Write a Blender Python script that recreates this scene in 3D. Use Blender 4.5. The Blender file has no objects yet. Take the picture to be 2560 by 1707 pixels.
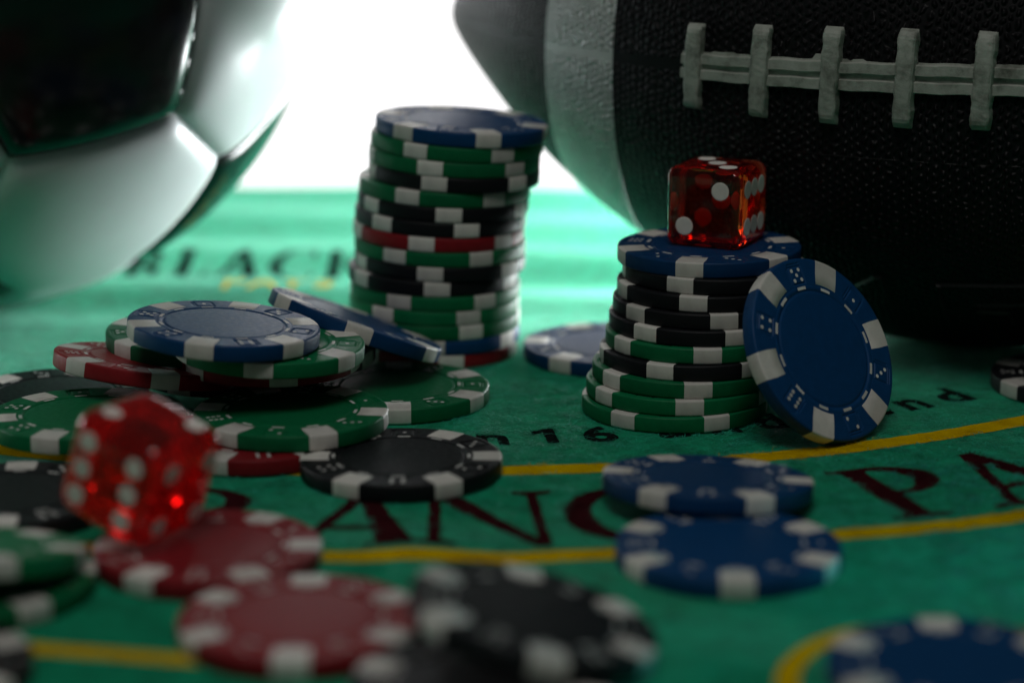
import bpy, bmesh, math, random
import numpy as np
from mathutils import Vector, Matrix, Quaternion
from mathutils.bvhtree import BVHTree

random.seed(7)
rng = np.random.default_rng(11)
S = 0.001                                   # everything below is written in millimetres
scene = bpy.context.scene
COL = scene.collection
PI = math.pi
rad = math.radians

# ---------------------------------------------------------------- camera, light, exposure
cam_d = bpy.data.cameras.new("camera")
cam = bpy.data.objects.new("camera", cam_d)
COL.objects.link(cam)
cam.location = (0, 0, 140 * S)
cam.rotation_euler = (rad(90 - 14.3), 0, 0)
cam_d.lens = 85
cam_d.sensor_width = 36
cam_d.clip_start = 0.01
cam_d.clip_end = 20
cam_d.dof.use_dof = True
cam_d.dof.focus_distance = 0.496
cam_d.dof.aperture_fstop = 6.6
cam_d.dof.aperture_blades = 9
scene.camera = cam

world = bpy.data.worlds.new("World")
scene.world = world
world.use_nodes = True
bg = world.node_tree.nodes["Background"]
bg.inputs[0].default_value = (0.80, 1.0, 0.95, 1)
bg.inputs[1].default_value = 0.024


def area(name, loc, target, size, power, color, size_y=None):
    l = bpy.data.lights.new(name, 'AREA')
    l.energy = power
    l.color = color
    l.size = size
    if size_y:
        l.shape = 'RECTANGLE'
        l.size_y = size_y
    o = bpy.data.objects.new(name, l)
    COL.objects.link(o)
    o.location = loc
    d = Vector(target) - Vector(loc)
    o.rotation_euler = d.to_track_quat('-Z', 'Y').to_euler()
    return o


# dim soft room light from above and in front of the table
area("room_light", (-0.04, 0.07, 0.86), (0.02, 0.43, 0), 0.38, 1.9, (1.0, 0.98, 0.94))
# cool lamp low on the right, reaching the near right corner behind the end of the football
sl = area("side_lamp", (0.175, 0.430, 0.013), (0.100, 0.390, 0), 0.016, 0.0042, (0.06, 0.80, 0.88))
sl.data.spread = rad(46)
# low white lamp on the table behind the football, raking the cloth between the two balls
area("back_lamp", (0.125, 0.705, 0.050), (-0.10, 0.575, 0.03), 0.12, 1.5, (0.94, 0.98, 1.0))

# unseen fill added behind the football's left end to brighten the soccer ball
bl = area("ball_fill", (0.052, 0.600, 0.014), (-0.088, 0.526, 0.022), 0.045, 0.070, (0.95, 0.98, 1.0))
bl.data.specular_factor = .12
bl.data.spread = rad(58)
# unseen strip light added beyond the table's far edge to brighten the cloth
area("back_fill_strip", (-0.25, 0.84, 0.105), (-0.10, 0.40, 0.02), 0.8, 3.2, (1.0, 0.99, 1.0), 0.08)

scene.view_settings.view_transform = 'Standard'
scene.view_settings.look = 'None'
scene.view_settings.exposure = 0
scene.view_settings.gamma = 1
scene.render.film_transparent = False
scene.cycles.use_denoising = True
scene.cycles.max_bounces = 14
scene.cycles.transmission_bounces = 14
scene.cycles.caustics_reflective = True
scene.cycles.caustics_refractive = True
scene.cycles.sample_clamp_indirect = 6.0
BACK_STRENGTH = 1.7
BACK_TOP = 118


# ---------------------------------------------------------------- materials
def new_mat(name):
    m = bpy.data.materials.new(name)
    m.use_nodes = True
    nt = m.node_tree
    return m, nt, nt.nodes["Principled BSDF"]


def node(nt, t, **kw):
    n = nt.nodes.new(t)
    for k, v in kw.items():
        setattr(n, k, v)
    return n


def noise(nt, coord, scale, detail=3, rough=.55):
    n = node(nt, "ShaderNodeTexNoise")
    n.inputs["Scale"].default_value = scale
    n.inputs["Detail"].default_value = detail
    n.inputs["Roughness"].default_value = rough
    nt.links.new(coord, n.inputs["Vector"])
    return n.outputs["Fac"]


def ramp(nt, fac, stops):
    r = node(nt, "ShaderNodeValToRGB")
    el = r.color_ramp.elements
    while len(el) < len(stops):
        el.new(.5)
    for e, (p, c) in zip(el, stops):
        e.position = p
        e.color = (*c, 1)
    nt.links.new(fac, r.inputs[0])
    return r.outputs[0]


def coords(nt, which="Object"):
    return node(nt, "ShaderNodeTexCoord").outputs[which]


def bump(nt, height, bsdf, strength, dist):
    b = node(nt, "ShaderNodeBump")
    b.inputs["Strength"].default_value = strength
    b.inputs["Distance"].default_value = dist
    nt.links.new(height, b.inputs["Height"])
    nt.links.new(b.outputs[0], bsdf.inputs["Normal"])
    return b


def clay(name, col, rough=.43, dirt=.0, spec=.20, grain=.00006):
    """moulded composite of the chips: fine matte grain"""
    m, nt, p = new_mat(name)
    c = coords(nt)
    d = tuple(x * (1 - dirt) for x in col)
    hs = node(nt, "ShaderNodeHueSaturation")
    vr = node(nt, "ShaderNodeMapRange")                 # every chip a little different
    vr.inputs[3].default_value = .82
    vr.inputs[4].default_value = 1.12
    nt.links.new(node(nt, "ShaderNodeObjectInfo").outputs["Random"], vr.inputs[0])
    nt.links.new(vr.outputs[0], hs.inputs["Value"])
    nt.links.new(ramp(nt, noise(nt, c, 420, 5, .65), [(.35, d), (.62, col)]), hs.inputs["Color"])
    sp = node(nt, "ShaderNodeMix", data_type='RGBA')    # specks of grime
    nt.links.new(ramp(nt, noise(nt, c, 1300, 2, .5), [(.735, (0, 0, 0)), (.76, (1, 1, 1))]), sp.inputs[0])
    nt.links.new(hs.outputs[0], sp.inputs[6])
    sp.inputs[7].default_value = (*[x * .45 + .004 for x in col], 1)
    nt.links.new(sp.outputs[2], p.inputs["Base Color"])
    r = ramp(nt, noise(nt, c, 900, 3), [(.3, (rough - .06,) * 3), (.7, (rough + .08,) * 3)])
    nt.links.new(r, p.inputs["Roughness"])
    p.inputs["Specular IOR Level"].default_value = spec
    bump(nt, noise(nt, c, 4200, 2, .6), p, .55, grain)
    return m


M = {}
M['blue'] = clay("blue_chip_plastic", (.003, .050, .158), .46, .15)
M['green'] = clay("green_chip_plastic", (.002, .165, .058), .47, .15)
M['red'] = clay("red_chip_plastic", (.260, .012, .018), .46, .15)
M['black'] = clay("black_chip_plastic", (.009, .010, .012), .46, .10)
M['white'] = clay("white_chip_plastic", (.72, .70, .65), .46, .13)
M['print_white'] = clay("white_chip_print", (.66, .66, .63), .5, .05)

# white softbox wall behind the table
m, nt, p = new_mat("backlight_glow")
nt.nodes.remove(p)
em = node(nt, "ShaderNodeEmission")
em.inputs[0].default_value = (1.0, .985, .985, 1)
em.inputs[1].default_value = BACK_STRENGTH
nt.links.new(em.outputs[0], nt.nodes["Material Output"].inputs[0])
M['glow'] = m


def felt(name, a, b, sheen=.65, tint=(.44, 1, .78), spec=.0, rough=.62):
    m, nt, p = new_mat(name)
    c = coords(nt)
    n1 = noise(nt, c, 170, 8, .82)
    nt.links.new(ramp(nt, n1, [(.34, a), (.66, b)]), p.inputs["Base Color"])
    p.inputs["Roughness"].default_value = rough
    p.inputs["Specular IOR Level"].default_value = spec
    p.inputs["Sheen Weight"].default_value = sheen
    p.inputs["Sheen Roughness"].default_value = .35
    p.inputs["Sheen Tint"].default_value = (*tint, 1)
    mix = node(nt, "ShaderNodeMath", operation='ADD')
    nt.links.new(noise(nt, c, 1500, 3, .7), mix.inputs[0])
    nt.links.new(noise(nt, c, 240, 3, .6), mix.inputs[1])
    bump(nt, mix.outputs[0], p, .8, .0005)
    return m


M['felt'] = felt("green_felt", (.0006, .120, .054), (.004, .460, .228))
M['fuzz'] = felt("green_felt_fibre", (.010, .38, .24), (.055, .72, .50), .4, (.4, 1, .8), .35, .35)
M['glint'] = felt("glint_fibre", (.01, .30, .26), (.04, .55, .50), .6, (.5, 1, .95), 1.0, .16)  # glossy teal fibres added to make glints in the near right corner
M['yellow'] = felt("yellow_felt_print", (.56, .36, .001), (.74, .50, .002), .0, (1, .95, .7), .0)
M['maroon'] = felt("maroon_felt_print", (.030, .006, .008), (.056, .010, .013), .0, (1, .8, .8), .0)
M['ink'] = felt("black_felt_print", (.006, .010, .009), (.012, .018, .016), .0, (.8, 1, .9), .0)

m, nt, p = new_mat("dark_table_wood")
p.inputs["Base Color"].default_value = (.03, .022, .018, 1)
p.inputs["Roughness"].default_value = .5
M['wood'] = m


# football rubber with moulded pebbles, read from the ball's own uv in millimetres
def pebble_rubber(name, col, col2, rough, spec, dist=.0008):
    m, nt, p = new_mat(name)
    uv = coords(nt, "UV")
    def mt(op, a, b=None):
        n = node(nt, "ShaderNodeMath", operation=op)
        for q, x in ((0, a), (1, b)):
            if x is None:
                continue
            if isinstance(x, (int, float)):
                n.inputs[q].default_value = x
            else:
                nt.links.new(x, n.inputs[q])
        return n.outputs[0]
    warp = node(nt, "ShaderNodeTexNoise")
    warp.inputs["Scale"].default_value = .21
    warp.inputs["Detail"].default_value = 2
    nt.links.new(uv, warp.inputs["Vector"])
    vm = node(nt, "ShaderNodeVectorMath", operation='MULTIPLY_ADD')
    nt.links.new(warp.outputs["Color"], vm.inputs[0])
    vm.inputs[1].default_value = (3.4, 3.4, 0)
    nt.links.new(uv, vm.inputs[2])
    sp = node(nt, "ShaderNodeSeparateXYZ")
    nt.links.new(vm.outputs[0], sp.inputs[0])
    rowf = mt('MULTIPLY', sp.outputs[1], 1 / 1.75)
    row = mt('FLOOR', rowf)
    odd = mt('MULTIPLY', mt('FLOORED_MODULO', row, 2.0), .5)
    uo = mt('ADD', mt('MULTIPLY', sp.outputs[0], 1 / 2.05), odd)
    du = mt('SUBTRACT', mt('FRACT', uo), .5)
    dv = mt('SUBTRACT', mt('FRACT', rowf), .5)
    dd = mt('SQRT', mt('ADD', mt('MULTIPLY', du, du), mt('MULTIPLY', dv, dv)))
    peb = node(nt, "ShaderNodeMapRange", interpolation_type='SMOOTHSTEP')
    peb.inputs[1].default_value = .46
    peb.inputs[2].default_value = .08
    nt.links.new(dd, peb.inputs[0])
    sep = node(nt, "ShaderNodeSeparateXYZ")
    nt.links.new(uv, sep.inputs[0])
    ab = node(nt, "ShaderNodeMath", operation='ABSOLUTE')
    nt.links.new(sep.outputs[0], ab.inputs[0])
    seam = node(nt, "ShaderNodeMapRange", interpolation_type='SMOOTHSTEP')
    seam.inputs[1].default_value = 1.2
    seam.inputs[2].default_value = 2.0
    nt.links.new(ab.outputs[0], seam.inputs[0])
    mul = node(nt, "ShaderNodeMath", operation='MULTIPLY')
    nt.links.new(peb.outputs[0], mul.inputs[0])
    nt.links.new(seam.outputs[0], mul.inputs[1])
    c = coords(nt)
    nt.links.new(ramp(nt, noise(nt, c, 90, 5, .65), [(.35, col2), (.65, col)]), p.inputs["Base Color"])
    p.inputs["Roughness"].default_value = rough
    p.inputs["Specular IOR Level"].default_value = spec
    bump(nt, mul.outputs[0], p, 1.0, dist)
    return m


M['rubber'] = pebble_rubber("black_pebbled_rubber", (.009, .0085, .0095), (.005, .005, .006), .46, .17)
M['stripe'] = pebble_rubber("white_pebbled_rubber", (.60, .63, .60), (.46, .49, .46), .32, .8, .0022)

m, nt, p = new_mat("dirty_lace_rubber")
c = coords(nt)
n1 = noise(nt, c, 160, 6, .7)
nt.links.new(ramp(nt, n1, [(.28, (.10, .105, .085)), (.5, (.34, .365, .32)), (.75, (.48, .51, .46))]), p.inputs["Base Color"])
p.inputs["Roughness"].default_value = .6
bump(nt, noise(nt, c, 700, 4, .65), p, .5, .0003)
M['lace'] = m
m, nt, p = new_mat("smooth_black_rubber")
p.inputs["Base Color"].default_value = (.013, .013, .014, 1)
p.inputs["Roughness"].default_value = .38
M['emboss'] = m

# glossy synthetic leather of the soccer ball
for k, colr, rough in (('ball_black', (.004, .004, .005), .20), ('ball_white', (.66, .68, .70), .46)):
    m, nt, p = new_mat(k + "_leather")
    c = coords(nt)
    nt.links.new(ramp(nt, noise(nt, c, 40, 5, .6), [(.3, tuple(x * .9 for x in colr)), (.7, colr)]), p.inputs["Base Color"])
    p.inputs["Roughness"].default_value = rough
    p.inputs["Specular IOR Level"].default_value = .5 if k == 'ball_white' else .5
    p.inputs["Metallic"].default_value = .12 if k == 'ball_white' else 0
    p.inputs["Coat Weight"].default_value = .15 if k == 'ball_white' else .08
    p.inputs["Coat Roughness"].default_value = .12
    bump(nt, noise(nt, c, 1300, 3, .5), p, .25, .00005)
    M[k] = m
m, nt, p = new_mat("seam_thread")
p.inputs["Base Color"].default_value = (.012, .02, .018, 1)
p.inputs["Roughness"].default_value = .4
M['thread'] = m


def die_material(name, dens, colr, haze):
    m, nt, p = new_mat(name)
    nt.nodes.remove(p)
    g = node(nt, "ShaderNodeBsdfGlass")
    g.inputs["Color"].default_value = (1, .96, .95, 1)
    g.inputs["Roughness"].default_value = .02
    g.inputs["IOR"].default_value = 1.49
    va = node(nt, "ShaderNodeVolumeAbsorption")
    va.inputs["Color"].default_value = (*colr, 1)
    va.inputs["Density"].default_value = dens
    out = nt.nodes["Material Output"]
    df = node(nt, "ShaderNodeBsdfTranslucent")
    df.inputs["Color"].default_value = (.85, .03, .01, 1)
    mx = node(nt, "ShaderNodeMixShader")
    mx.inputs[0].default_value = haze
    nt.links.new(g.outputs[0], mx.inputs[1]); du = node(nt, "ShaderNodeBsdfDiffuse")          # pale pink diffuse standing in for a soft reflection on the faces
    du.inputs["Color"].default_value = (.55, .13, .12, 1)
    ad = node(nt, "ShaderNodeMixShader")
    ad.inputs[0].default_value = .22
    nt.links.new(df.outputs[0], ad.inputs[1]); nt.links.new(du.outputs[0], ad.inputs[2])
    nt.links.new(ad.outputs[0], mx.inputs[2])
    nt.links.new(mx.outputs[0], out.inputs["Surface"])
    nt.links.new(va.outputs[0], out.inputs["Volume"])
    return m


M['die'] = die_material("red_clear_acrylic", 240, (.97, .36, .03), .06)
M['die_deep'] = die_material("deep_red_clear_acrylic", 260, (.98, .06, .03), .20)
M['pip'] = clay("white_pip_paint", (.84, .80, .74), .5, .08)


# ---------------------------------------------------------------- helpers
def raw_mesh(name, verts, faces, smooth=True, slots=1, idx=None):
    me = bpy.data.meshes.new(name)
    v = np.asarray(verts, float) * S
    me.from_pydata(v.tolist(), [], [tuple(f) for f in faces])
    if smooth:
        me.polygons.foreach_set("use_smooth", [True] * len(me.polygons))
    if idx is not None:
        me.polygons.foreach_set("material_index", idx)
    me.update()
    return me


def obj(name, me, mats, parent=None):
    o = bpy.data.objects.new(name, me)
    COL.objects.link(o)
    if not isinstance(mats, (list, tuple)):
        mats = [mats]
    while len(me.materials) < len(mats):
        me.materials.append(None)
    for i, mm in enumerate(mats):
        o.material_slots[i].link = 'OBJECT'
        o.material_slots[i].material = mm
    if parent:
        o.parent = parent
    return o


def empty(name, mat=None):
    o = bpy.data.objects.new(name, None)
    o.empty_display_size = .01
    COL.objects.link(o)
    if mat is not None:
        o.matrix_world = mat
    return o


def tag(o, label, cat, group=None, kind=None):
    o['label'] = label
    o['category'] = cat
    if group:
        o['group'] = group
    if kind:
        o['kind'] = kind
    return o


# ---------------------------------------------------------------- the cloth and what is printed on it
def bumpg(x, y, cx, cy, sx, sy, a):
    return a * np.exp(-((x - cx) / sx) ** 2 - ((y - cy) / sy) ** 2)


def zc(x, y):
    """height of the cloth in mm: flat under the objects, ripples far away and in the open patches"""
    x = np.asarray(x, float)
    y = np.asarray(y, float)
    far = 1 / (1 + np.exp(-(y - 575) / 9))
    z = far * (1.35 * np.sin((y - 582 + 10 * np.sin(x / 70)) * 2 * PI / 47) + .35 * np.sin((x * .55 + y) / 13.0 + 1.1))
    z = z + bumpg(x, y, -17, 401, 8, 12, .85) + bumpg(x, y, 1, 399, 6, 10, -.25) + bumpg(x, y, 62, 405, 12, 12, .5)
    z = z + bumpg(x, y, 108, 388, 16, 10, .9) + bumpg(x, y, 120, 410, 18, 8, .9) + bumpg(x, y, 95, 372, 12, 6, .6)
    z = z - .12
    z = z + .10 * np.sin(x / 17 + 2 * np.sin(y / 31)) * np.sin(y / 14 + .6)
    return z


def grid(x0, x1, y0, y1, nx, ny):
    X, Y = np.meshgrid(np.linspace(x0, x1, nx), np.linspace(y0, y1, ny))
    V = np.stack([X.ravel(), Y.ravel(), zc(X.ravel(), Y.ravel())], 1)
    i = np.arange(nx * ny).reshape(ny, nx)
    F = np.stack([i[:-1, :-1].ravel(), i[:-1, 1:].ravel(), i[1:, 1:].ravel(), i[1:, :-1].ravel()], 1)
    return V, F


V, F = grid(-560, 560, 60, 742, 374, 262)
cloth = obj("gaming_cloth", raw_mesh("gaming_cloth", V, F), M['felt'])
tag(cloth, "green felt blackjack cloth printed with yellow arcs and lettering", "table cloth")

bm = bmesh.new()
bmesh.ops.create_cube(bm, size=1)
for v in bm.verts:
    v.co = Vector((v.co.x * 1130, 400 + v.co.y * 680, -20 + v.co.z * 34)) * S
bmesh.ops.bevel(bm, geom=bm.edges[:], offset=.004, segments=2, affect='EDGES')
me = bpy.data.meshes.new("table_top")
bm.to_mesh(me)
bm.free()
tag(obj("table_top", me, M['wood']), "dark table top under the green felt cloth", "table")

# luminous white backdrop behind the far edge of the table
V = [(-800, 850, -320), (300, 850, -320), (300, 850, BACK_TOP), (-800, 850, BACK_TOP),
     (-800, 880, -320), (300, 880, -320), (300, 880, BACK_TOP), (-800, 880, BACK_TOP)]
F = [(0, 1, 2, 3), (5, 4, 7, 6), (1, 5, 6, 2), (4, 0, 3, 7), (3, 2, 6, 7), (4, 5, 1, 0)]
bd = obj("backdrop", raw_mesh("backdrop", V, F, False), M['glow'])
bd['kind'] = 'structure'
bd['label'] = "bright white backlit wall behind the table"

CX, CY = -19.5, 686.3            # centre of the printed arcs
print_layer = [0]
print_meshes = []


def lay(name, polys, mat, jitter=.10, step=1.6):
    """printed flat shapes: 2d outlines in mm -> sheet that follows the cloth"""
    print_layer[0] += 1
    bm = bmesh.new()
    for k, poly in enumerate(polys):
        pts = []
        n = len(poly)
        for i in range(n):                      # resample the outline so that it can follow the cloth
            a = np.array(poly[i]); b = np.array(poly[(i + 1) % n])
            m_ = max(1, int(np.linalg.norm(b - a) / step))
            for q in range(m_):
                pts.append(a + (b - a) * q / m_)
        vs = []
        for p_ in pts:
            q = p_ + rng.normal(0, jitter, 2)
            vs.append(bm.verts.new((q[0], q[1], .010 * k)))
        es = [bm.edges.new((vs[i], vs[(i + 1) % len(vs)])) for i in range(len(vs))]
        bmesh.ops.triangle_fill(bm, edges=es, use_beauty=True)
    for _ in range(2):
        long_e = [e for e in bm.edges if e.calc_length() > 4]
        if long_e:
            bmesh.ops.subdivide_edges(bm, edges=long_e, cuts=1)
            bmesh.ops.triangulate(bm, faces=bm.faces[:])
    bmesh.ops.recalc_face_normals(bm, faces=bm.faces[:])
    for f_ in bm.faces:
        if f_.normal.z < 0:
            f_.normal_flip()
    co = np.array([v.co[:] for v in bm.verts])
    z = zc(co[:, 0], co[:, 1]) + .07 + .012 * (print_layer[0] % 5) + co[:, 2]
    for v, zz in zip(bm.verts, z):
        v.co = Vector((v.co.x, v.co.y, zz)) * S
    me = bpy.data.meshes.new(name)
    bm.to_mesh(me)
    bm.free()
    o = obj(name, me, mat, cloth)
    print_meshes.append((me, mat))
    return o


def pol(th, r):
    t = rad(th)
    return (CX + r * math.sin(t), CY - r * math.cos(t))


def arc_band(name, r0, r1, t0, t1, mat, wob=0):
    n = 170
    ts = np.linspace(t0, t1, n)
    w = [wob * math.sin(t * .9) for t in ts]
    lay(name, [[pol(t, r0 + q) for t, q in zip(ts, w)] + [pol(t, r1 + q) for t, q in list(zip(ts, w))[::-1]]], mat, .12, 1.5)


arc_band("printed_line", 236.2, 242.0, -34, 44, M['yellow'])
arc_band("printed_line", 286.0, 291.6, -34, 44, M['yellow'])
# betting spots near the front edge
for (cx, cy, ro, ri) in ((68.4, 338.7, 28.8, 25.2),):
    a = np.linspace(0, 2 * PI, 90)
    half1 = [(cx + ro * math.cos(t), cy + ro * math.sin(t)) for t in a[:46]] + [(cx + ri * math.cos(t), cy + ri * math.sin(t)) for t in a[:46][::-1]]
    half2 = [(cx + ro * math.cos(t), cy + ro * math.sin(t)) for t in a[45:]] + [(cx + ri * math.cos(t), cy + ri * math.sin(t)) for t in a[45:][::-1]]
    lay("printed_ring", [half1, half2], M['yellow'], .05)
lay("printed_line", [[(-96, 357.0), (-40, 345.9), (-40, 350.5), (-96, 361.6)]], M['yellow'])


# serif capitals: outlines in a 0..1 cap-height box, x in the same unit
def ell(cx, cy, rx, ry, a0, a1, n=22):
    return [(cx + rx * math.cos(rad(a0 + (a1 - a0) * i / n)), cy + ry * math.sin(rad(a0 + (a1 - a0) * i / n))) for i in range(n + 1)]


def box(x0, y0, x1, y1):
    return [(x0, y0), (x1, y0), (x1, y1), (x0, y1)]


def serif(xc, y, w, up):
    h = .05
    return [(xc - w, y), (xc + w, y), (xc + w, y + h * up), (xc + w * .45, y + 1.5 * h * up), (xc - w * .45, y + 1.5 * h * up), (xc - w, y + h * up)]


GL = {
    'A': (.80, [[(.36, .98), (.46, .98), (.16, .03), (.08, .03)], [(.36, 1.0), (.48, 1.0), (.76, .03), (.55, .03)], box(.20, .30, .58, .37), serif(.10, 0, .13, 1), serif(.66, 0, .17, 1)]),
    'N': (.86, [box(.10, .03, .17, .97), [(.06, 1.0), (.26, 1.0), (.78, .0), (.70, .0)], box(.71, .0, .78, .97), serif(.13, 0, .13, 1), serif(.75, 1, .13, -1), serif(.08, 1, .10, -1)]),
    'C': (.78, [ell(.42, .5, .40, .50, 42, 318, 34) + ell(.50, .5, .31, .44, 318, 42, 34), box(.66, .70, .73, .98), box(.66, .02, .72, .26)]),
    'P': (.68, [box(.10, .03, .27, .97), ell(.27, .72, .40, .28, 90, -90) + ell(.27, .72, .22, .215, -90, 90), serif(.185, 0, .18, 1), serif(.17, 1, .16, -1)]),
    'R': (.80, [box(.10, .03, .27, .97), ell(.27, .73, .36, .27, 90, -90) + ell(.27, .73, .19, .20, -90, 90), [(.36, .48), (.52, .50), (.82, .0), (.60, .0)], serif(.185, 0, .18, 1), serif(.17, 1, .16, -1)]),
    'E': (.66, [box(.10, .03, .27, .97), box(.27, .0, .60, .07), box(.27, .93, .58, 1.0), box(.27, .47, .46, .54), box(.54, .07, .60, .25), box(.52, .77, .58, .93), serif(.17, 0, .16, 1), serif(.17, 1, .16, -1)]),
    'B': (.70, [box(.10, .03, .27, .97), ell(.27, .75, .30, .25, 90, -90) + ell(.27, .75, .14, .18, -90, 90), ell(.27, .26, .36, .26, 90, -90) + ell(.27, .26, .19, .19, -90, 90), serif(.17, 0, .16, 1), serif(.17, 1, .16, -1)]),
    'L': (.64, [box(.12, .03, .30, .97), box(.30, .0, .60, .07), box(.53, .07, .60, .30), serif(.2, 0, .18, 1), serif(.2, 1, .18, -1)]),
    'K': (.80, [box(.10, .03, .27, .97), [(.27, .42), (.36, .52), (.72, .97), (.62, .97)], [(.33, .54), (.46, .64), (.80, .03), (.60, .03)], serif(.18, 0, .17, 1), serif(.18, 1, .17, -1), serif(.66, 1, .13, -1), serif(.70, 0, .15, 1)]),
    'J': (.5, [box(.26, .12, .42, .97), ell(.22, .18, .20, .18, 0, -180, 16) + ell(.20, .18, .07, .11, -180, 0, 16), serif(.33, 1, .17, -1)]),
}


def arc_letter(ch, th, rbase, H, mat, sx=1.0):
    w, polys = GL[ch]
    out = []
    for poly in polys:
        q = []
        n = len(poly)
        for i in range(n):
            a = np.array(poly[i]); b = np.array(poly[(i + 1) % n])
            for k in range(3):
                g = a + (b - a) * k / 3
                q.append(pol(th + math.degrees((g[0] - w / 2) * H * sx / (rbase - H / 2)), rbase - g[1] * H))
        out.append(q)
    lay("printed_letter", out, mat, .10)


for ch, th in (('R', -7.9), ('A', -1.9), ('N', 3.1), ('C', 8.7), ('E', 13.4), ('P', 20.6), ('A', 25.5)):
    arc_letter(ch, th, 283.2, 31, M['maroon'])


def straight_letter(ch, xc, y0, H, sx, mat):
    w, polys = GL[ch]
    lay("printed_letter", [[(xc + (a - w / 2) * H * sx, y0 + b * H) for a, b in poly] for poly in polys], mat, .10)


for ch, xc in (('B', -98.5), ('L', -86.0), ('A', -73.3), ('C', -58.6), ('K', -44.0), ('J', -31), ('A', -19)):
    straight_letter(ch, xc, 621, 26, .66, M['ink'])


def text_mesh(ch, size, bold):
    cu = bpy.data.curves.new("glyph", 'FONT')
    cu.body = ch
    cu.size = size
    cu.offset = bold
    cu.align_x = 'CENTER'
    cu.resolution_u = 5
    o = bpy.data.objects.new("glyph", cu)
    COL.objects.link(o)
    dg = bpy.context.evaluated_depsgraph_get()
    me = bpy.data.meshes.new_from_object(o.evaluated_get(dg))
    bpy.data.objects.remove(o)
    bpy.data.curves.remove(cu)
    return me


def font_letter(ch, size, bold, fn, mat):
    me = text_mesh(ch, size, bold)
    bm = bmesh.new()
    bm.from_mesh(me)
    bpy.data.meshes.remove(me)
    bmesh.ops.remove_doubles(bm, verts=bm.verts[:], dist=1e-4)
    for _ in range(3):
        le = [e for e in bm.edges if e.calc_length() > 1.6]
        if le:
            bmesh.ops.subdivide_edges(bm, edges=le, cuts=1)
            bmesh.ops.triangulate(bm, faces=bm.faces[:])
    print_layer[0] += 1
    for v in bm.verts:
        x, y = fn(v.co.x, v.co.y)
        x += rng.normal(0, .07); y += rng.normal(0, .07)
        v.co = Vector((x, y, float(zc(x, y)) + .07)) * S
    for f_ in bm.faces:
        f_.normal_update()
        if f_.normal.z < 0:
            f_.normal_flip()
    me = bpy.data.meshes.new("printed_letter")
    bm.to_mesh(me)
    bm.free()
    obj("printed_letter", me, mat, cloth)
    print_meshes.append((me, mat))


for ch, th in (('o', 1.0), ('n', 4.1), ('6', 9.9), ('a', 13.8), ('n', 16.7), ('d', 19.6), ('s', 22.4), ('t', 24.1), ('a', 26.0), ('n', 28.7), ('d', 31.7), ('o', 36.0), ('n', 39.0)):
    font_letter(ch, 14.6, .48, lambda x, y, th=th: pol(th + math.degrees(x / 220), 221.5 - y), M['ink'])
lay("printed_letter", [[pol(7.0 + math.degrees(x / 220), 221.5 - y) for x, y in ((-.3, 0), (2.2, 0), (2.2, 10.4), (.6, 10.4), (-2.6, 8.6), (-2.6, 6.5), (-.3, 7.6))]], M['ink'], .08)
for ch, xc in (('P', -71.6), ('A', -63.8), ('Y', -56.0), ('S', -48.2)):
    font_letter(ch, 19, .18, lambda x, y, xc=xc: (xc + x * .62, 599 + y), M['yellow'])

# loose fibres of the felt, lying on the open cloth
pv, pf, pm = [], [], []
for me, mat in print_meshes:
    n0 = len(pv)
    pv += [v.co / S for v in me.vertices]
    for q in me.polygons:
        pf.append([n0 + i for i in q.vertices])
        pm.append(mat)
bvh = BVHTree.FromPolygons(pv, pf)
fibre_mats = [M['fuzz'], M['yellow'], M['maroon'], M['ink'], M['glint']]


def fibres(n, x0, x1, y0, y1, lmin, lmax, w, base=0):
    x = rng.uniform(x0, x1, n); y = rng.uniform(y0, y1, n)
    # clumps: keep more fibres where a slow pattern is high
    keep = rng.uniform(0, 1, n) < .18 + .82 * np.clip(np.sin(x / 3.1 + 2.2 * np.sin(y / 4.3)) * np.sin(y / 2.7 + 1.5 * np.sin(x / 5.1)) + .4, 0, 1)
    x, y = x[keep], y[keep]
    n = len(x)
    L = rng.uniform(lmin, lmax, n); a = 2.4 * np.sin(x / 5.3 + 1.7 * np.sin(y / 3.9)) + 1.9 * np.sin(y / 4.1 + x / 9.0) + rng.normal(0, .55, n)
    k = rng.normal(0, .9, n)
    z0 = zc(x, y)
    hgt = np.abs(rng.normal(.20, .22, n)) + .03
    P = []
    for j in range(4):
        t = j / 3
        aa = a + k * t
        px = x + L * t * np.cos(aa); py = y + L * t * np.sin(aa)
        pz = z0 + .09 + hgt * math.sin(PI * min(.95, t * .8 + .1))
        wx = -np.sin(aa) * w * (1 - .7 * t); wy = np.cos(aa) * w * (1 - .7 * t)
        P.append(np.stack([px - wx, py - wy, pz], 1)); P.append(np.stack([px + wx, py + wy, pz + .01], 1))
    V = np.stack(P, 1).reshape(-1, 3)
    b = np.arange(n)[:, None] * 8
    F = np.concatenate([b + np.array([[0, 1, 3, 2]]), b + np.array([[2, 3, 5, 4]]), b + np.array([[4, 5, 7, 6]])], 1).reshape(-1, 4)
    mi = np.full(n, base)
    down = Vector((0, 0, -1))
    for i in range(n):
        h = bvh.ray_cast(Vector((x[i], y[i], 5)), down)
        if h[2] is not None:
            mi[i] = fibre_mats.index(pm[h[2]])
    return V, F, np.repeat(mi, 3)


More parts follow.
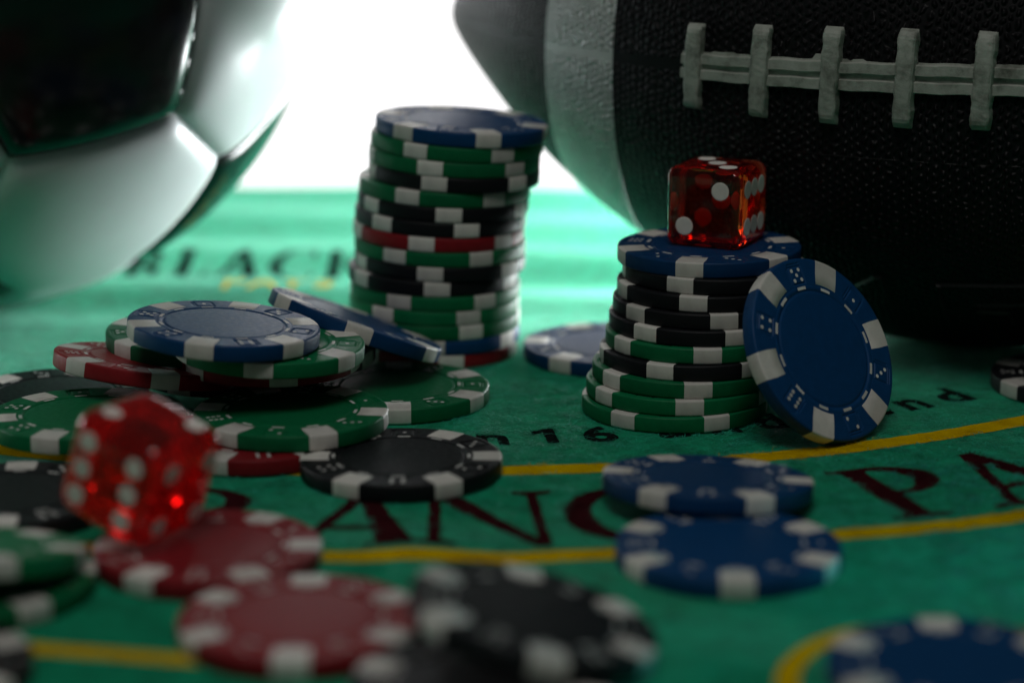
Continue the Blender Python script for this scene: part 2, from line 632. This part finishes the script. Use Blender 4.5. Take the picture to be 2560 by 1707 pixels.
parts = [fibres(62000, -60, 125, 405, 560, .8, 2.6, .055), fibres(9000, -125, -40, 505, 600, .8, 2.4, .045),
         fibres(14000, -70, 130, 372, 408, .7, 2.0, .045), fibres(1500, -30, 60, 440, 520, 2.5, 5.0, .03), fibres(9000, 60, 130, 345, 470, .8, 2.6, .05), fibres(5200, 72, 125, 352, 452, .8, 2.4, .09, 4)]
V = np.concatenate([q[0] for q in parts])
off, Fs = 0, []
for q in parts:
    Fs.append(q[1] + off); off += len(q[0])
fz = obj("felt_fuzz", raw_mesh("felt_fuzz", V, np.concatenate(Fs).tolist(), False, idx=np.concatenate([q[2] for q in parts]).tolist()), fibre_mats, cloth)
fz['kind'] = 'stuff'

# ---------------------------------------------------------------- poker chips
R0, T = 19.5, 3.30
DIE_AT = [30 + 60 * k for k in range(6)]
DIE_N = [3, 1, 5, 4, 6, 2]


def groove_depth(r, th):
    """engraved lines on the rim of the face; r, th arrays in mm / rad"""
    d = np.zeros_like(r)

    def line(dist, wid=.20, dep=.26):
        return dep * np.exp(-(dist / wid) ** 2)
    for k, a in enumerate(DIE_AT):
        da = (th - rad(a) + PI) % (2 * PI) - PI
        x = r * np.sin(da); y = r * np.cos(da) - 15.95
        ok = np.cos(da) > .8
        sq = np.abs(np.maximum(np.abs(x), np.abs(y)) - 1.85)
        g = line(sq)
        g = np.maximum(g, np.where(np.abs(x) < 1.9, line(np.abs(y - 2.38), .17, .22), 0))
        g = np.maximum(g, np.where(np.abs(y) < 1.7, line(np.abs(x - 2.4), .17, .22), 0))
        d = np.maximum(d, np.where(ok, g, 0))
    return d


def chip_mesh(name, hi):
    nth = 840 if hi else 120
    prof = [(0.001, -.06), (6, -.06), (11.6, -.06), (11.95, -.07), (12.08, -.13), (12.22, -.24), (12.40, -.26), (12.56, -.22), (12.7, -.10), (12.84, -.01), (13.2, 0), (13.55, 0), (13.62, -.04), (13.70, -.04), (13.77, 0)]
    ring = np.linspace(13.9, 18.85, 50 if hi else 3)
    prof += [(r, 0) for r in ring] + [(19.12, -.015), (19.32, -.09), (19.44, -.22), (19.5, -.42), (19.5, -T + .42), (19.44, -T + .22), (19.32, -T + .09), (19.1, -T), (12, -T), (.001, -T)]
    pr = np.array(prof)
    th = np.arange(nth) * 2 * PI / nth
    Rr = np.repeat(pr[:, 0][:, None], nth, 1); Z = np.repeat(pr[:, 1][:, None], nth, 1); TH = np.repeat(th[None], len(pr), 0)
    if hi:
        a = slice(15, 15 + len(ring))
        Z[a] = Z[a] - groove_depth(Rr[a], TH[a])
    V = np.stack([(Rr * np.cos(TH)).ravel(), (Rr * np.sin(TH)).ravel(), Z.ravel()], 1)
    m_ = len(pr)
    i = np.arange(m_ * nth).reshape(m_, nth)
    j = np.roll(i, -1, 1)
    F = np.stack([i[:-1].ravel(), i[1:].ravel(), j[1:].ravel(), j[:-1].ravel()], 1)
    return raw_mesh(name, V, F.tolist())


def spot_mesh():
    e = .028
    pr = [(13.95, -.05), (13.98, e), (16.5, e), (18.9, e), (19.14, e - .015), (19.34, -.07), (19.47, -.21), (19.53, -.42), (19.53, -T + .42), (19.47, -T + .21), (19.34, -T + .07), (19.1, -T - .02), (18.5, -T - .02), (18.45, -T + .1)]
    n = 11
    V, F = [], []
    for k in range(n):
        for (r, z) in pr:
            a = rad(9.0) * (2 * k / (n - 1) - 1)
            rr = r
            # straight radial flanks of constant width, as moulded
            w = math.sin(a) * 18.6
            aa = math.asin(max(-1, min(1, w / max(rr, 13.0)))) * (.93 if rr < 15 else 1)
            V.append((rr * math.cos(aa), rr * math.sin(aa), z))
    m_ = len(pr)
    for k in range(n - 1):
        for q in range(m_ - 1):
            F.append((k * m_ + q, k * m_ + q + 1, (k + 1) * m_ + q + 1, (k + 1) * m_ + q))
    return raw_mesh("edge_spot", V, F)


def dash_mesh():
    V, F = [], []
    n = 7
    for k in range(n):
        a = rad(5.4) * (2 * k / (n - 1) - 1)
        for r in (12.78, 13.42):
            V.append((r * math.cos(a), r * math.sin(a), .022))
    for k in range(n - 1):
        F.append((2 * k, 2 * k + 1, 2 * k + 3, 2 * k + 2))
    return raw_mesh("dash", V, F, False)


def pip_list(n, q):
    L = {1: [(0, 0)], 2: [(-q, q), (q, -q)], 3: [(-q, q), (0, 0), (q, -q)], 4: [(-q, -q), (q, -q), (-q, q), (q, q)],
         5: [(-q, -q), (q, -q), (-q, q), (q, q), (0, 0)], 6: [(-q, -q), (-q, 0), (-q, q), (q, -q), (q, 0), (q, q)]}
    return L[n]


def chip_pips_mesh(n):
    V, F = [], []
    for (x, y) in pip_list(n, 1.12):
        b = len(V)
        for k in range(12):
            t = 2 * PI * k / 12
            V.append((15.95 + y * .95 + .42 * math.cos(t), -x * .95 + .42 * math.sin(t), .02))
        F.append(tuple(range(b, b + 12)))
    return raw_mesh("dice_pips", V, F, False)


ME_HI, ME_LO = chip_mesh("chip_body", True), chip_mesh("chip_body", False)
ME_SPOT, ME_DASH = spot_mesh(), dash_mesh()
ME_PIPS = {n: chip_pips_mesh(n) for n in range(1, 7)}


def chip_matrix(pos, nrm, phi):
    n = Vector(nrm).normalized()
    q = Vector((0, 0, 1)).rotation_difference(n)
    return Matrix.Translation(Vector(pos) * S) @ q.to_matrix().to_4x4() @ Matrix.Rotation(rad(phi), 4, 'Z')


def child(name, me, mat, parent, rz):
    o = obj(name, me, mat, parent)
    o.rotation_euler = (0, 0, rz)
    return o


def chip(color, pos, phi, label, group, nrm=(0, 0, 1), face=True):
    """pos = centre of the upper face"""
    root = empty("poker_chip", chip_matrix(pos, nrm, phi))
    tag(root, label, "poker chip", group)
    obj("body", ME_HI if face else ME_LO, M[color], root)
    for k in range(6):
        child("edge_spot", ME_SPOT, M['white'], root, rad(60 * k))
    if face:
        for k in range(12):
            child("dash", ME_DASH, M['print_white'], root, rad(30 * k))
        for k in range(6):
            child("dice_pips", ME_PIPS[DIE_N[k]], M['print_white'], root, rad(DIE_AT[k]))
    return root


def tilt(right_down=0, front_up=0):
    a, b = rad(right_down), rad(front_up)
    return (math.sin(a), math.sin(b), math.cos(a) * math.cos(b))


ORD = ["topmost", "second", "third", "fourth", "fifth", "sixth", "seventh", "eighth", "ninth", "tenth", "eleventh", "twelfth", "thirteenth", "fourteenth", "fifteenth", "lowest"]

# near stack, from the cloth upwards
f_px, cp, sp = 6044.0, math.cos(rad(14.3)), math.sin(rad(14.3))
near = [('green', 14.0, 34.3, -67), ('green', 15.2, 35.2, -87), ('green', 16.8, 36.5, -85.5), ('black', 18.4, 38.1, -54), ('green', 20.0, 39.3, -88),
        ('black', 20.9, 40.1, -71), ('black', 21.8, 40.9, -82.5), ('black', 22.6, 41.8, -104), ('black', 23.8, 43.0, -56), ('blue', 22.6, 41.9, -106.6)]
for i, (c_, _, x, ph) in enumerate(near):
    k = 9 - i
    lab = f"blue poker chip on top of the shorter stack, under the clear die" if k == 0 else \
        (f"{c_} poker chip at the very bottom of the shorter stack" if k == 9 else f"{c_} poker chip, {ORD[k]} from the top of the shorter stack")
    chip(c_, (x, 492 + 11 * i / 9, 3.315 * (i + 1)), ph, lab, "chips in the shorter stack", tilt(.3 * (i % 3 - 1), .3))

# tall stack further back, from the top down
far = [('blue', -11.3, -71), ('green', -12.4, -57), ('green', -12.9, -45), ('black', -13.0, -42), ('green', -15.2, -54), ('black', -15.5, -85), ('black', -16.2, -71), ('red', -16.6, -40),
       ('green', -16.4, -60), ('black', -16.4, -95), ('black', -17.9, -86), ('green', -17.6, -53), ('green', -17.8, -65), ('green', -17.7, -63.6), ('blue', -17.7, -30.5), ('red', -18.4, -75.5)]
for i, (c_, x, ph) in enumerate(far):
    r = 1.0 + 2.7 * (15 - i) / 15
    lab = "blue poker chip on top of the tall stack" if i == 0 else \
        (f"{c_} poker chip at the very bottom of the tall stack" if i == 15 else f"{c_} poker chip, {ORD[i]} from the top of the tall stack")
    chip(c_, (x, 541.5, 3.35 * (16 - i) + .2), ph, lab, "chips in the tall stack", tilt(r, 0), face=(i == 0))

# blue chip leaning on the shorter stack
n_ = np.array([.60, -.631, .483]); n_ /= np.linalg.norm(n_)
chip('blue', (63.2, 473.5, 17.8), -16, "blue poker chip standing on edge, leaning on the right of the shorter stack", None, n_)
chip('blue', (22.2, 535.3, 3.4), 173, "blue poker chip lying flat between the two stacks", None)
chip('black', (124.0, 508, 3.4), 25, "black poker chip lying under the football at the right edge", None)

# heap on the left
HG = "chips in the loose heap"
chip('blue', (-58.4, 476.6, 22.5), 22, "blue poker chip lying on top of the loose heap", HG, tilt(4.8, .5))
chip('green', (-49.7, 480.8, 18.0), -91, "green poker chip right under the heap's top blue chip", HG, tilt(3.2, 0))
chip('red', (-51.2, 490.9, 13.4), -75, "dark red poker chip mostly hidden under a green one in the heap", HG, tilt(1, 0))
chip('green', (-44.4, 467.5, 6.8), -66, "green poker chip at the heap's front, overlapping the flat black chip", HG)
chip('red', (-51.1, 462.8, 3.4), 11, "dark red poker chip flat on the cloth under the front green chip", HG)
chip('green', (-24.4, 498.7, 3.4), -88, "green poker chip flat on the cloth in front of the tall stack", HG)
chip('green', (-85.0, 465.0, 6.9), 15, "green poker chip at the left edge, behind the blurred die", HG, tilt(0, .6))
chip('black', (-96.5, 493.2, 3.4), 82, "black poker chip at the left edge beneath the tilted red chip", HG)
chip('red', (-76.3, 490.4, 11.4), -71, "dark red poker chip tilted down to the right at the heap's left", HG, tilt(7.4, 7))
chip('green', (-66.9, 500.2, 15.0), 43, "green poker chip peeping out behind the heap's top blue chip", HG, tilt(2, 0))
chip('black', (-61, 507, 6.7), 2, "added black poker chip closing the light gap behind the heap, lower one", HG)  # hidden chip added to stop light showing through under the heap
chip('black', (-49, 507, 10.1), 40, "black poker chip buried at the back of the heap under the hidden red one", HG)  # second added chip, blocks the same bright gap higher up
kn = Vector((.342, .164, .925)).normalized()
kc = Vector((-34, 509.3, 13.9)) + kn * T / 2
chip('blue', kc, 34, "blue poker chip tilted steeply, sliding off the heap before the tall stack", HG, kn)

chip('black', (-21.4, 446.7, 3.4), 0, "black poker chip flat on the yellow line, right of the heap", None)
chip('blue', (36.3, 427.6, 5.5), -5.5, "blue poker chip resting its front edge on another blue chip", None, tilt(2.2, 5.6))
chip('blue', (37.3, 395.5, 3.4), -90, "blue poker chip flat on the cloth, carrying another blue chip's edge", None)

# blurred chips in the foreground
chip('black', (-92, 424, 3.4), 35, "black poker chip at the left edge, beside the blurred red die", None)
chip('green', (-90.5, 381, 8.6), -62, "green poker chip at the left edge, upper one of a pair", None, tilt(3, 11))
chip('green', (-88.9, 380, 3.4), -50, "green poker chip at the left edge, lower one of a pair", None)
chip('red', (-52.3, 394.7, 3.4), 0, "dark red poker chip beneath the blurred red die", None)
chip('red', (-33.5, 360.5, 3.4), -90, "dark red poker chip in the foreground, nearest of the red ones", None)
chip('black', (3.6, 348.9, 8.5), 36, "black poker chip tilted to the right in the near foreground", None, tilt(13, 0))
chip('black', (-4.5, 333.5, 3.4), 160, "black poker chip at the bottom edge beneath the tilted black chip", None)
chip('black', (-92, 341, 3.4), 30, "black poker chip at the bottom left corner", None)
chip('blue', (66.8, 340.6, 3.4), 90, "blue poker chip inside the yellow ring at the bottom right", None)


# ---------------------------------------------------------------- dice
def rounded_cube(a, r, n=22):
    h = a / 2
    V, F = [], []
    # finer steps near the rounded edges
    s = np.concatenate([np.linspace(-h, -h + r, 7), np.linspace(-h + r, h - r, 5)[1:-1], np.linspace(h - r, h, 7)])
    m_ = len(s)
    for ax in range(3):
        for sg in (-1, 1):
            b = len(V)
            for u in s:
                for v in s:
                    p_ = [0, 0, 0]
                    p_[ax] = sg * h
                    p_[(ax + 1) % 3] = u
                    p_[(ax + 2) % 3] = v
                    p_ = np.array(p_)
                    c_ = np.clip(p_, -h + r, h - r)
                    d = p_ - c_
                    L = np.linalg.norm(d)
                    V.append(c_ + d / L * r)
            for i in range(m_ - 1):
                for j in range(m_ - 1):
                    q = (b + i * m_ + j, b + (i + 1) * m_ + j, b + (i + 1) * m_ + j + 1, b + i * m_ + j + 1)
                    F.append(q if sg > 0 else q[::-1])
    me = raw_mesh("die_body", V, F)
    bm = bmesh.new()
    bm.from_mesh(me)
    bmesh.ops.remove_doubles(bm, verts=bm.verts[:], dist=1e-6)
    bmesh.ops.recalc_face_normals(bm, faces=bm.faces[:])
    for f_ in bm.faces:
        f_.smooth = True
    bm.to_mesh(me)
    bm.free()
    return me


def pip_mesh(r):
    """shallow painted plug, dished a little outside, set in the face"""
    V, F = [], []
    n = 28
    prof = [(.05, .045), (r * .35, .04), (r * .7, .04), (r * .93, .05), (r, .03), (r, -.25), (r * .8, -.45), (r * .4, -.6), (.05, -.65)]
    for (q, z) in prof:
        for k in range(n):
            V.append((q * math.cos(2 * PI * k / n), q * math.sin(2 * PI * k / n), z))
    for i in range(len(prof) - 1):
        for k in range(n):
            F.append((i * n + k, (i + 1) * n + k, (i + 1) * n + (k + 1) % n, i * n + (k + 1) % n))
    F.append(tuple(range(n)))
    F.append(tuple(range((len(prof) - 1) * n, len(prof) * n))[::-1])
    return raw_mesh("pip", V, F)


def die(a, mat, M4, faces, q, r_pip, label, rnd):
    root = empty("die", M4)
    tag(root, label, "die", "dice")
    obj("die_body", rounded_cube(a, rnd), mat, root)
    pm_ = pip_mesh(r_pip)
    h = a / 2
    for axis, (num, swap, flip) in faces.items():
        z = Vector(axis)
        x = Vector((0, 0, 1)) if abs(z.z) < .5 else Vector((0, 1, 0))   # face-local up
        side = x.cross(z)
        for (u, v) in pip_list(num, q * a):
            if swap:
                u, v = v, u
            if flip:
                u = -u
            o = obj("pip", pm_, M['pip'], root)
            rot = Matrix((side, x, z)).transposed().to_4x4()
            o.matrix_local = Matrix.Translation((z * h + side * u + x * v) * S) @ rot
    return root


# clear die on the shorter stack: 2 in front, 6 to the right, 3 on top
dm = Matrix.Translation(Vector((43.6, 506.0, 33.15 + 8.45)) * S) @ Matrix.Rotation(-.457, 4, 'Z')
die(16.9, M['die'], dm, {(0, -1, 0): (2, False, True), (0, 1, 0): (5, False, False), (1, 0, 0): (6, True, False), (-1, 0, 0): (1, False, False), (0, 0, 1): (3, False, False), (0, 0, -1): (4, False, False)},
    .235, 1.95, "clear orange-red die standing on top of the shorter chip stack", 2.1)
Rd = Matrix(((.503, -.816, .286), (.864, .482, -.142), (-.022, .319, .947)))
Rd = Rd.to_quaternion().to_matrix().to_4x4()
die(19.6, M['die_deep'], Matrix.Translation(Vector((-64.0, 398.5, 15.9)) * S) @ Rd,
    {(-1, 0, 0): (6, False, False), (1, 0, 0): (1, False, False), (0, -1, 0): (4, False, False), (0, 1, 0): (3, False, False), (0, 0, 1): (2, False, False), (0, 0, -1): (5, False, False)},
    .26, 1.75, "blurred deep red die tipped up on a dark red chip", 3.8)

# ---------------------------------------------------------------- American football
FC = np.array([104.0, 556.5, 67.2])
FR, FA, FPSI, FPOW, FTAU = 67.4, 127.5, .385, .845, .030
F_AX = np.array([-math.cos(FPSI) * math.cos(FTAU), math.sin(FPSI) * math.cos(FTAU), math.sin(FTAU)])   # towards the far, left tip
F_H = np.array([-math.sin(FPSI), -math.cos(FPSI), 0.0])          # towards the camera
F_U = np.cross(F_H, F_AX)
F_U = F_U if F_U[2] > 0 else -F_U
fball = empty("american_football", Matrix.Translation(Vector(FC) * S))
tag(fball, "black rubber american football with white stripes and pale laces", "football")


def frad(t):
    t = np.abs(np.asarray(t, float))
    a = FR * np.clip(1 - (t / 129.5) ** 2, 1e-6, 1) ** FPOW
    d = np.clip(FA - t, 1e-5, None)
    b = np.sqrt(2 * 15 * d) * (1 + (d / 30) ** 2)            # blunt nose
    return (a ** -6 + b ** -6) ** (-1 / 6)


def fpt(t, az, lift=0.0):
    """point on the ball, relative to its centre; az in degrees up from the camera side"""
    r = frad(t) + lift
    a = np.radians(az)
    return np.multiply.outer(np.asarray(t, float), F_AX) + np.multiply.outer(r * np.cos(a), F_H) + np.multiply.outer(r * np.sin(a), F_U)


AZ0 = .9


def azl(t):
    return 1.7 - .038 * (t - 12)


def ball_section(name, t0, t1, nt_, mat, lift=0.0):
    ts = np.linspace(t0, t1, nt_)
    if t1 >= FA - .01:
        ts = t0 + (t1 - t0) * np.sin(np.linspace(0, PI / 2, nt_))
        ts[-1] = FA - .02
    if t0 <= -FA + .01:
        ts = t1 - (t1 - t0) * np.sin(np.linspace(0, PI / 2, nt_))[::-1]
        ts[0] = -FA + .02
    na = 160
    azs = np.linspace(-180, 180, na + 1)
    TT, AA = np.meshgrid(ts, azs, indexing='ij')
    V = fpt(TT.ravel(), AA.ravel() + azl(TT.ravel()), lift)
    i = np.arange(nt_ * (na + 1)).reshape(nt_, na + 1)
    F = np.stack([i[:-1, :-1].ravel(), i[:-1, 1:].ravel(), i[1:, 1:].ravel(), i[1:, :-1].ravel()], 1)
    me = raw_mesh(name, V, F.tolist())
    uv = me.uv_layers.new(name="UVMap")
    U = np.stack([np.radians(AA.ravel()) * FR * .97, TT.ravel() * 1.08], 1)
    li = np.empty(len(me.loops), np.int32)
    me.loops.foreach_get("vertex_index", li)
    uv.data.foreach_set("uv", U[li].ravel().astype(np.float32))
    o = obj(name, me, mat, fball)
    bm = bmesh.new(); bm.from_mesh(me)
    bmesh.ops.recalc_face_normals(bm, faces=bm.faces[:])
    f0 = bm.faces[:][len(bm.faces) // 2]
    if f0.normal.dot(f0.calc_center_median() - (f0.calc_center_median().dot(Vector(F_AX))) * Vector(F_AX)) < 0:
        bmesh.ops.reverse_faces(bm, faces=bm.faces[:])
    bm.to_mesh(me); bm.free()
    return o


ball_section("ball_end", 87.7, FA, 50, M['rubber'])
ball_section("white_stripe", 67.2, 87.7, 30, M['stripe'], .12)
ball_section("ball_body", -67.2, 67.2, 100, M['rubber'])
ball_section("white_stripe", -87.7, -67.2, 30, M['stripe'], .12)
ball_section("ball_end", -FA, -87.7, 40, M['rubber'])


def lace_bar(t0, half, wid, hgt, seed):
    """cross lace: rounded bar that follows the girth and dips into the ball at its ends"""
    r_ = random.Random(seed)
    n, secs = 26, 9
    V, F = [], []
    ring = []
    for i in range(n + 1):
        s = -half + 2 * half * i / n
        e = 1 - max(0, (abs(s) - (half - 2.6)) / 2.6) ** 2.2
        h = hgt * max(0.02, e) ** .5
        w = wid / 2 * (1 + .05 * math.sin(s * 1.3 + seed)) * (.93 + .07 * e)
        az = azl(t0) + math.degrees(s / FR)
        prof = [(-w - .25, -.5), (-w - .1, h * .45), (-w * .93, h * .86), (-w * .72, h), (0, h * 1.02), (w * .72, h), (w * .93, h * .86), (w + .1, h * .45), (w + .3, -.5)]
        for (dx, hh) in prof:
            V.append(fpt(t0 + dx + r_.gauss(0, .04), az, hh + r_.gauss(0, .03)))
    m_ = 9
    for i in range(n):
        for j in range(m_ - 1):
            F.append((i * m_ + j, i * m_ + j + 1, (i + 1) * m_ + j + 1, (i + 1) * m_ + j))
    F.append(tuple(range(m_)))
    F.append(tuple(range(n * m_, n * m_ + m_))[::-1])
    me = raw_mesh("lace_bar", V, F, False)
    return obj("lace_bar", me, M['lace'], fball)


def lace_rail(s0, wid, hgt, t0, t1, seed, flash):
    r_ = random.Random(seed)
    n = 150
    V, F = [], []
    fl = 0
    for i in range(n + 1):
        t = t0 + (t1 - t0) * i / n
        if r_.random() < .25:
            fl = abs(r_.gauss(0, .55)) if flash else 0
        w = wid / 2
        wob = .08 * math.sin(t * .7 + seed)
        prof = [(-w - .1, -.4), (-w, hgt * .86), (-w * .86, hgt), (w * .86, hgt), (w, hgt * .86), (w + .12, .15), (w + .15 + fl * .9, .12), (w + .2 + fl, -.4)]
        for (ds, hh) in prof:
            V.append(fpt(t, azl(t) + math.degrees((s0 + ds + wob) / FR), hh))
    m_ = 8
    for i in range(n):
        for j in range(m_ - 1):
            F.append((i * m_ + j, i * m_ + j + 1, (i + 1) * m_ + j + 1, (i + 1) * m_ + j))
    F.append(tuple(range(m_))); F.append(tuple(range(n * m_, n * m_ + m_)))
    me = raw_mesh("lace_rail", V, F, False)
    return obj("lace_rail", me, M['lace'], fball)


for i in range(7):
    lace_bar(45.5 - 15.85 * i, 10.2, 3.9, 2.7, i + 1)
lace_rail(1.75, 2.3, 1.25, 48.6, -55, 3, True)
lace_rail(-1.75, 2.3, 1.35, 48.6, -55, 5, False)
lace_rail(0, 1.6, .35, 48.4, -55, 8, False)


def ridge(name, strokes, wid=.6, hgt=.65):
    V, F = [], []
    for st in strokes:
        P = []
        for (a, b) in zip(st[:-1], st[1:]):
            for k in range(8):
                P.append((a[0] + (b[0] - a[0]) * k / 8, a[1] + (b[1] - a[1]) * k / 8))
        P.append(st[-1])
        b0 = len(V)
        for i, (t, az) in enumerate(P):
            q = P[min(i + 1, len(P) - 1)]; o_ = P[max(i - 1, 0)]
            dt, ds = q[0] - o_[0], math.radians(q[1] - o_[1]) * FR
            L = math.hypot(dt, ds) or 1
            nt_, ns = -ds / L * wid, math.degrees(dt / L * wid / FR)
            V.append(fpt(t - nt_, az - ns, -.2)); V.append(fpt(t, az, hgt)); V.append(fpt(t + nt_, az + ns, -.2))
        for i in range(len(P) - 1):
            for j in (0, 1):
                F.append((b0 + 3 * i + j, b0 + 3 * i + j + 1, b0 + 3 * i + j + 4, b0 + 3 * i + j + 3))
    obj(name, raw_mesh(name, V, F, False), M['emboss'], fball)


ridge("embossed_letter", [[(11.2, -44.7), (5.2, -40.0), (3.8, -39.8), (3.0, -46.7), (2.3, -56.1)]])
ridge("embossed_letter", [[(-9.6, -57.2), (-8.4, -40.2), (-17.2, -39.9), (-30.5, -40.0)], [(-29.0, -46.6), (-16.2, -46.4), (-16.1, -48.8), (-22.6, -49.4), (-23.3, -53.3)]])
ridge("mould_line", [[(60, -13.9), (30, -13.6), (0, -12.6), (-50, -12.2)]], .22, .02)

# ---------------------------------------------------------------- soccer ball
g_ = (1 + 5 ** .5) / 2
ico = []
for a in (-1, 1):
    for b in (-g_, g_):
        ico += [(0, a, b), (a, b, 0), (b, 0, a)]
ico = np.array(ico, float)
ico /= np.linalg.norm(ico[0])
SR = np.array([[0.65013, 0.23011, -0.72415], [0.25544, 0.83138, 0.49351], [0.7156, -0.50582, 0.48172]])
ico = ico @ SR.T
CUT = .37
BR = 89.5
sball = empty("soccer_ball", Matrix.Translation(Vector((-135.4, 596.3, 89.3)) * S))
tag(sball, "glossy black and white soccer ball at the left", "soccer ball")


def un(v):
    return v / np.linalg.norm(v)


def panel(name, corners, mat, n=15):
    c_ = un(np.mean(corners, 0))
    k = len(corners)
    V, F = [], []
    sides = [un(np.cross(corners[i], corners[(i + 1) % k])) for i in range(k)]
    sides = [s if s @ c_ > 0 else -s for s in sides]
    key = {}

    def vert(p_):
        p_ = un(p_)
        kk = tuple(np.round(p_, 6))
        if kk not in key:
            d = sorted(math.asin(max(-1, min(1, p_ @ s))) * BR for s in sides)
            # soft rounded groove along the seam
            e = d[0] if d[1] > 4 else d[0] * d[1] / 4 * .5 + d[0] * .5
            e = max(e, 0)
            drop = 2.1 * math.exp(-e / 1.5) + 1.1 * math.exp(-e / 6.5)
            key[kk] = len(V)
            V.append(p_ * (BR + .8 - drop))
        return key[kk]
    for i in range(k):
        a, b = corners[i], corners[(i + 1) % k]
        # steps packed towards the seam
        g = lambda q: 1 - (1 - q) ** 1.6
        rows = []
        for r in range(n + 1):
            row = []
            for q in range(r + 1):
                w = g(r / n)
                e_ = a + (b - a) * (q / r if r else 0)
                row.append(vert(c_ * (1 - w) + e_ * w))
            rows.append(row)
        for r in range(n):
            for q in range(r + 1):
                F.append((rows[r][q], rows[r + 1][q], rows[r + 1][q + 1]))
                if q < r:
                    F.append((rows[r][q], rows[r + 1][q + 1], rows[r][q + 1]))
    me = raw_mesh(name, V, F)
    bm = bmesh.new(); bm.from_mesh(me)
    bmesh.ops.recalc_face_normals(bm, faces=bm.faces[:])
    f0 = bm.faces[:][0]
    if f0.normal.dot(f0.calc_center_median()) < 0:
        bmesh.ops.reverse_faces(bm, faces=bm.faces[:])
    bm.to_mesh(me); bm.free()
    return obj(name, me, mat, sball)


def nbs(i):
    return [j for j in range(12) if j != i and ico[i] @ ico[j] > .4]


front_pent = None
for i in range(12):
    v = ico[i]
    ns = nbs(i)
    x = un(ico[ns[0]] - v * (v @ ico[ns[0]])); y = np.cross(v, x)
    ns.sort(key=lambda j: math.atan2(ico[j] @ y, ico[j] @ x))
    cor = [un((1 - CUT) * v + CUT * ico[j]) for j in ns]
    o = panel("black_panel", cor, M['ball_black'])
    if i == 0:
        front_pent = (o, cor)
for i in range(12):
    for j in nbs(i):
        for k in nbs(i):
            if i < j < k and k in nbs(j):
                a, b, c_ = ico[i], ico[j], ico[k]
                cor = []
                for (p_, q_) in ((a, b), (b, c_), (c_, a)):
                    cor += [un((1 - CUT) * p_ + CUT * q_), un(CUT * p_ + (1 - CUT) * q_)]
                panel("white_panel", cor, M['ball_white'])
# raised stitches along the border of the front black panel
fo, cor = front_pent
pc = un(np.mean(cor, 0))
ei = max(range(5), key=lambda i: cor[i][0] + cor[(i + 1) % 5][0])
for i in (ei,):
    a, b = cor[i], cor[(i + 1) % 5]
    for q in range(5):
        V, F = [], []
        for (s, w) in ((q / 5 + .05, .89), (q / 5 + .16, .89), (q / 5 + .16, .95), (q / 5 + .05, .95)):
            e_ = a + (b - a) * s
            V.append(un(pc * (1 - w) + e_ * w))
        lo = [v * (BR - 1.5) for v in V]
        hi = [v * (BR - .55) for v in V]
        mid = np.mean(hi, 0)
        hi2 = [h + (mid - h) * .25 + un(mid) * .18 for h in hi]
        VV = lo + hi + hi2
        for z in (0, 4):
            for e in range(4):
                F.append((z + e, z + (e + 1) % 4, z + 4 + (e + 1) % 4, z + 4 + e))
        F.append((8, 9, 10, 11))
        obj("stitch", raw_mesh("stitch", VV, F, True), M['ball_black'], fo)
